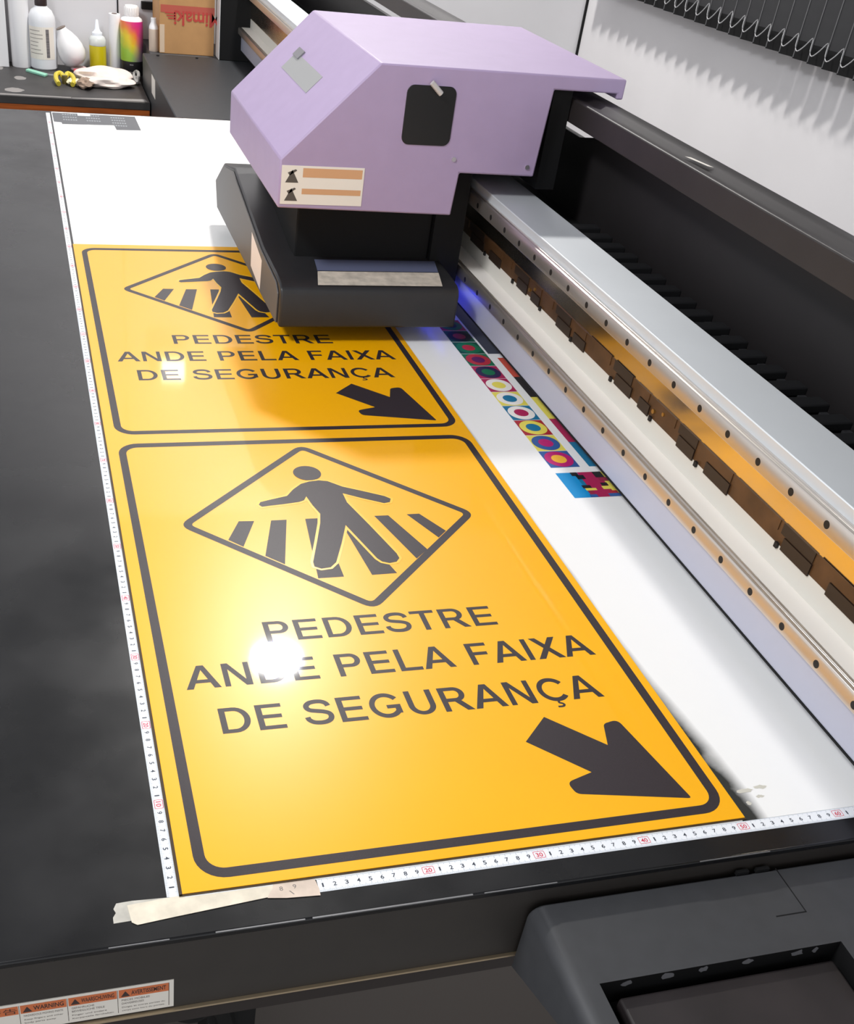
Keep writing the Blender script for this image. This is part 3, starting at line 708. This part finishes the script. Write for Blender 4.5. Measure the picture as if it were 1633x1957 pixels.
# white tilted jug
t = thing('measuring_jug', 'white plastic jug with slanted neck and pinkish base on the bench', 'jug', (10.4, 354, BZ))
tl_ = Matrix.Rotation(math.radians(-24), 3, 'Y')
build('jug_body', MB().lathe([(2.4, .2), (3.7, 1.2), (4.4, 3.2), (4.3, 5.2), (3.7, 7.4), (2.7, 9.4), (1.7, 10.8), (1.5, 11.6)], (12.2, 354, BZ+1.6), tilt=tl_), PLAST, t, smooth=True)
build('jug_rim', MB().lathe([(1.55, 11.5), (1.6, 11.8), (1.3, 11.9)], (12.2, 354, BZ+1.6), tilt=tl_), mat('rim_grey', (120, 108, 100), 0.5), t, smooth=True)
build('jug_base', MB().lathe([(2.3, 0), (2.6, .3), (2.5, 1.0)], (12.6, 354, BZ)), mat('base_pink', (214, 184, 186), 0.5), t, smooth=True)
# squeeze bottle
t = thing('squeeze_bottle', 'translucent squeeze bottle half full of yellow liquid', 'bottle', (19.2, 356.5, BZ))
cS = (19.2, 356.5, BZ)
lathe_part('liquid', [(2.55, .15), (2.75, .4), (2.75, 7.4), (2.6, 7.5)], cS, mat('yellow_liquid', (206, 190, 22), 0.3), t)
lathe_part('bottle_shell', [(2.75, 7.5), (2.8, 7.7), (2.75, 9.3), (2.2, 10.1), (1.6, 10.4)], cS, mat('clear_shell', (206, 210, 208), 0.25), t)
lathe_part('nozzle', [(1.65, 10.2), (1.65, 11.2), (1.1, 11.6), (.75, 12.4), (.4, 14.8), (.25, 15.0)], cS, mat('nozzle_white', (236, 242, 250), 0.35), t)
# narrow roll
t = thing('paper_roll', 'narrow white paper roll standing beside the squeeze bottle', 'roll', (24.9, 355.8, BZ))
lathe_part('paper', [(1.85, 0), (1.9, .2), (1.9, 17.0), (1.85, 17.2)], (24.9, 355.8, BZ), PLAST, t)
lathe_part('core', [(.9, 17.2), (.9, 17.3)], (24.9, 355.8, BZ), BROWN, t)
# colour bottle
CBM = bpy.data.materials.new('rainbow_label'); CBM.use_nodes = True
nt = CBM.node_tree; bs = nt.nodes['Principled BSDF']; bs.inputs['Roughness'].default_value = 0.35
tc = nt.nodes.new('ShaderNodeTexCoord'); sx = nt.nodes.new('ShaderNodeSeparateXYZ'); nt.links.new(tc.outputs['Object'], sx.inputs[0])
nz = nt.nodes.new('ShaderNodeTexNoise'); nz.inputs['Scale'].default_value = 22; nt.links.new(tc.outputs['Object'], nz.inputs['Vector'])
v1 = mth('MULTIPLY_ADD', sx.outputs[2], 6.6, mth('MULTIPLY', sx.outputs[0], 8.0)); v1 = mth('ADD', v1, mth('MULTIPLY_ADD', nz.outputs['Fac'], 0.5, -0.55))
rp = nt.nodes.new('ShaderNodeValToRGB'); nt.links.new(v1, rp.inputs[0]); el = rp.color_ramp.elements
el[0].position = 0.02; el[0].color = (lin(150), lin(190), lin(60), 1); el[1].position = 0.95; el[1].color = (lin(214), lin(40), lin(140), 1)
for p_, c_ in ((.28, (222, 196, 40)), (.48, (232, 130, 60)), (.68, (222, 64, 110))):
    e = el.new(p_); e.color = tuple(lin(x) for x in c_) + (1,)
g2 = mth('MULTIPLY_ADD', sx.outputs[0], 30.0, mth('MULTIPLY', sx.outputs[2], -9.0)); g2 = mth('ADD', g2, 0.75, clamp=True)
mxc = nt.nodes.new('ShaderNodeMixRGB'); nt.links.new(mth('MULTIPLY', g2, 0.75), mxc.inputs[0]); nt.links.new(rp.outputs[0], mxc.inputs[1]); mxc.inputs[2].default_value = (lin(110), lin(90), lin(160), 1)
nt.links.new(mxc.outputs[0], bs.inputs['Base Color'])
t = thing('ink_bottle', 'rainbow coloured ink bottle with white ribbed cap', 'bottle', (30.2, 353.5, BZ)); cI = (30.2, 353.5, BZ)
lathe_part('bottle_body', [(3.6, 4.2), (3.75, 4.3), (3.75, 14.6), (3.6, 16)], cI, CBM, t)
lathe_part('black_band', [(3.6, 0), (3.75, .3), (3.75, 4.3), (3.6, 4.35)], cI, mat('band_black', (34, 32, 34), 0.4), t)
lathe_part('shoulder', [(3.6, 15.9), (3.3, 16.6), (2.4, 17.2), (2.1, 17.4)], cI, PLAST, t)
cp = MB()
prof = [(2.2, 17.3), (2.3, 17.5), (2.3, 19.8), (2.0, 20.3)]
cp.lathe(prof, cI, n=32)
for k in range(20):
    a = 2*math.pi*k/20; cp.disc((cI[0]+2.3*math.cos(a), cI[1]+2.3*math.sin(a), cI[2]+17.5), .13, 'z', 2.3, n=6)
build('cap', cp, mat('cap_white', (240, 238, 238), 0.4), t, smooth=True)
tx = MB()
def cyl_text(body, ac, z, wdeg, h, r=3.78):
    text_mb(body, -wdeg/2, z, wdeg, h, lambda u, v: (cI[0]+r*math.cos(math.radians(ac+u)), cI[1]+r*math.sin(math.radians(ac+u)), cI[2]+v), tx)
cyl_text('950', 268, .4, 34, .9); cyl_text('eeee', 262, 3.2, 18, .35)
build('printed_text', tx, mat('band_text', (176, 172, 172), 0.5), t, fixn=False)
# small bottle behind, standing on the end cover's far side
t = thing('small_bottle', 'small white and beige bottle between the ink bottle and the carton', 'bottle', (36.1, 341.5, -0.5))
lathe_part('bottle_body', [(1.5, 0), (1.55, .2), (1.55, 6.2), (1.5, 6.4)], (36.1, 341.5, -0.5), mat('beige_label', (196, 178, 162), 0.5), t)
lathe_part('bottle_top', [(1.5, 6.4), (1.4, 7.2), (.9, 8.2), (.9, 9.4), (.8, 9.5)], (36.1, 341.5, -0.5), PLAST, t)
tag(build('wall_bracket', MB().box(34.2, 38.2, 359.5, 361.5, 8.5, 10.7), DEEP), 'black bar on the wall behind the ink bottle', 'bracket')
# shelf under the carton
tag(build('side_cabinet', MB().box(34.4, 60, 337.2, 361, -95, -0.5), DARKP, bevel=.2), 'dark grey cabinet behind the printer carrying the carton', 'cabinet')
t = thing('cardboard_carton', 'brown cardboard carton standing upside down beside the gantry end plate', 'box', (46, 350, -0.5))
CARD = mat('cardboard', (188, 142, 92), 0.7, var=0.06, scale=20)
cb = build('carton_body', MB().box(37.6, 55.2, 338.5, 358, -0.5, 24), CARD, t, bevel=.15)
build('tape_label', MB().box(37.7, 39.2, 338.42, 338.5, -0.2, 7.8), mat('label_buff', (214, 190, 164), 0.6), cb)
pr_ = MB(); RED = mat('carton_red', (190, 66, 58), 0.6)
yq = 338.44
pr_.add([(38, yq, 11.3), (55.2, yq, 11.3), (55.2, yq, 13.4), (38, yq, 13.4)], [(0, 1, 2, 3)], 0)
text_mb('Mimaki', 0, 0, 15.0, 4.2, lambda u, v: (57.2-u, yq-.02, 12.0-v), pr_, 1, .02)
for k in range(3):
    z = 11.0-k*.75; pr_.add([(39.5+k*.5, yq-.02, z), (42.6, yq-.02, z), (42.6, yq-.02, z+.4), (39.2+k*.5, yq-.02, z+.4)], [(0, 1, 2, 3)], 1)
build('printed_logo', pr_, [mat('carton_red_light', (186, 88, 72), 0.6), RED], cb, fixn=False)
build('carton_seam', MB().box(38, 55.2, 338.44, 338.5, 16.1, 16.4), mat('seam_tan', (216, 170, 120), 0.6), cb)
# rag
def lump(name, cx_, cy_, L, Wd, Hh, mt, parent=None, seed=0, ang=0, tag_=None, nu=28, nv=16, amp=.25):
    rnd = random.Random(seed); ph = [rnd.uniform(0, 6.28) for _ in range(6)]
    vs = []; fs = []
    for i in range(nu+1):
        u = i/nu; ex = math.sin(math.pi*min(1, max(0, u)))**.45
        for j in range(nv):
            a = 2*math.pi*j/nv
            rr = 1 + amp*math.sin(3*a+ph[0]+5*u) + amp*.6*math.sin(5*a+ph[1]-9*u)
            x = (u-.5)*L; y = math.cos(a)*Wd/2*ex*rr; z = max(-.0, Hh/2 + math.sin(a)*Hh/2*ex*rr)
            vs.append((cx_+x*math.cos(ang)-y*math.sin(ang), cy_+x*math.sin(ang)+y*math.cos(ang), BZ+z))
    for i in range(nu):
        for j in range(nv): fs.append((i*nv+j, i*nv+(j+1) % nv, (i+1)*nv+(j+1) % nv, (i+1)*nv+j))
    fs.append(list(range(nv))[::-1]); fs.append([nu*nv+j for j in range(nv)])
    return build(name, MB().add(vs, fs), mt, parent, smooth=True)
t = thing('cleaning_rag', 'bunched white cleaning rag with dirty end on the bench', 'cloth', (20, 336, BZ))
CL = mat('rag_cloth', (226, 212, 204), 0.85, var=0.08, scale=30, bump=.5)
lump('cloth_fold', 19.5, 338, 19, 13, 4.2, CL, t, 1, -.15, amp=.2); lump('cloth_fold', 21, 331, 17, 7, 3.0, CL, t, 2, .16, amp=.16)
lump('soiled_end', 13.2, 328.5, 5.5, 7, 2.6, mat('rag_dirty', (142, 122, 106), 0.9, var=.3, scale=60), t, 3, .1); lump('cloth_corner', 10, 331.5, 5, 5, 1.8, mat('rag_cream', (236, 226, 190), 0.85), t, 5, -.3)
t = thing('yellow_clamp', 'yellow double-looped clamp lying beside the rag', 'clamp', (8, 338, BZ))
YC = mat('clamp_yellow', (206, 188, 60), 0.45)
build('loop', MB().tube(catmull([(5.0, 328, BZ+.8), (4.4, 331, BZ+1.4), (4.6, 335, BZ+2.0), (6.0, 336.5, BZ+2.2), (6.8, 333.5, BZ+1.6)]), .75), YC, t, smooth=True)
build('loop', MB().tube(catmull([(7.4, 333.5, BZ+1.6), (8.2, 336.5, BZ+2.2), (9.4, 335, BZ+2.0), (9.9, 331, BZ+1.4), (9.2, 328, BZ+.8)]), .75), YC, t, smooth=True)
build('pivot', MB().disc((7.1, 332.5, BZ), .9, 'z', 2.4), mat('clamp_dark', (92, 80, 30), 0.5), t)
tag(build('red_scraper', MB().prism([(10.6, 343.5), (15.4, 345.5), (15.6, 349), (10.6, 348)], 'z', BZ, BZ+1.6), mat('scraper_red', (186, 60, 70), 0.5), bevel=.2), 'red plastic block behind the white rag', 'scraper')
t = thing('spatula', 'mint green spatula with grey blade lying in front of the white bottle', 'spatula', (0, 344, BZ))
build('handle', MB().prism([(-4.6, 347), (-3.6, 349), (2.2, 342.6), (1.2, 340.4)], 'z', BZ, BZ+.7), mat('mint', (150, 212, 186), 0.4), t, bevel=.15)
build('blade', MB().prism([(-1, 346.5), (4.6, 344), (3.8, 342.2), (1.6, 342.8)], 'z', BZ, BZ+.25), mat('blade_grey', (140, 142, 144), 0.35, .6), t)
tag(build('wire_bundle', MB().tube(catmull([(29.2, 342, BZ+.7), (30.4, 345, BZ+2.2), (31, 341, BZ+2.6), (30, 336, BZ+.8), (29.4, 338, BZ+2.0), (30.9, 339, BZ+1.2)]), .55), mat('wire_grey', (150, 148, 146), 0.5), smooth=True), 'small grey bundle at the right end of the rag', 'wire')

# ================================================================== vertical blind on the right wall
vb = thing('vertical_blind', 'black vertical blind with beaded bottom chain on the white wall', 'blind', (188, 240, 30))
BLM = mat('blind_fabric', (46, 46, 48), 0.6, var=.06, scale=30)
sl0 = None; pts = []; y = 345.0; k = 0
ys = []
while y > 165: ys.append(y); y -= 6.5
for y in ys:
    if sl0 is None:
        a = math.radians(17)
        x0, y0_, x1, y1_ = 188-3.9*math.sin(a), y+3.9*math.cos(a), 188+3.9*math.sin(a), y-3.9*math.cos(a)
        mb = MB().prism([(x0, y0_), (x1, y1_), (x1+.12, y1_+.05), (x0+.12, y0_+.05)], 'z', 29.4, 120)
        sl0 = build('slat', mb, BLM, vb)
        build('slat_edge_highlight', MB().prism([(x0-.08, y0_-.28), (x0+.05, y0_-.3), (x0+.14, y0_+.03), (x0-.08, y0_+.02)], 'z', 29.4, 120), mat('slat_highlight_grey', (92, 92, 94), 0.5), sl0)  # lighter strip paints in the light caught by each slat edge
        wt = build('bottom_weight', MB().prism([(x0-.05, y0_), (x1-.05, y1_), (x1+.2, y1_+.05), (x0+.2, y0_+.05)], 'z', 29.1, 33.4), DEEP, sl0); yb0 = y
    else:
        c = sl0.copy(); COL.objects.link(c); c.parent = vb; c.location = (0, (y-yb0)*S, 0)
        for q_ in sl0.children:
            d = q_.copy(); COL.objects.link(d); d.parent = c
for y in ys:
    pts += [(185.9, y+2.9, 34.9), (185.6, y+2.2, 32.2), (185.4, y+.6, 31.2), (185.6, y-1.6, 32.8)]
build('bottom_chain', MB().tube(catmull(pts, 3), .13, n=6), mat('chain_grey', (176, 176, 178), 0.4), vb, smooth=True)
build('head_rail', MB().box(185.5, 190.5, 160, 352, 120, 124), DEEP, vb)
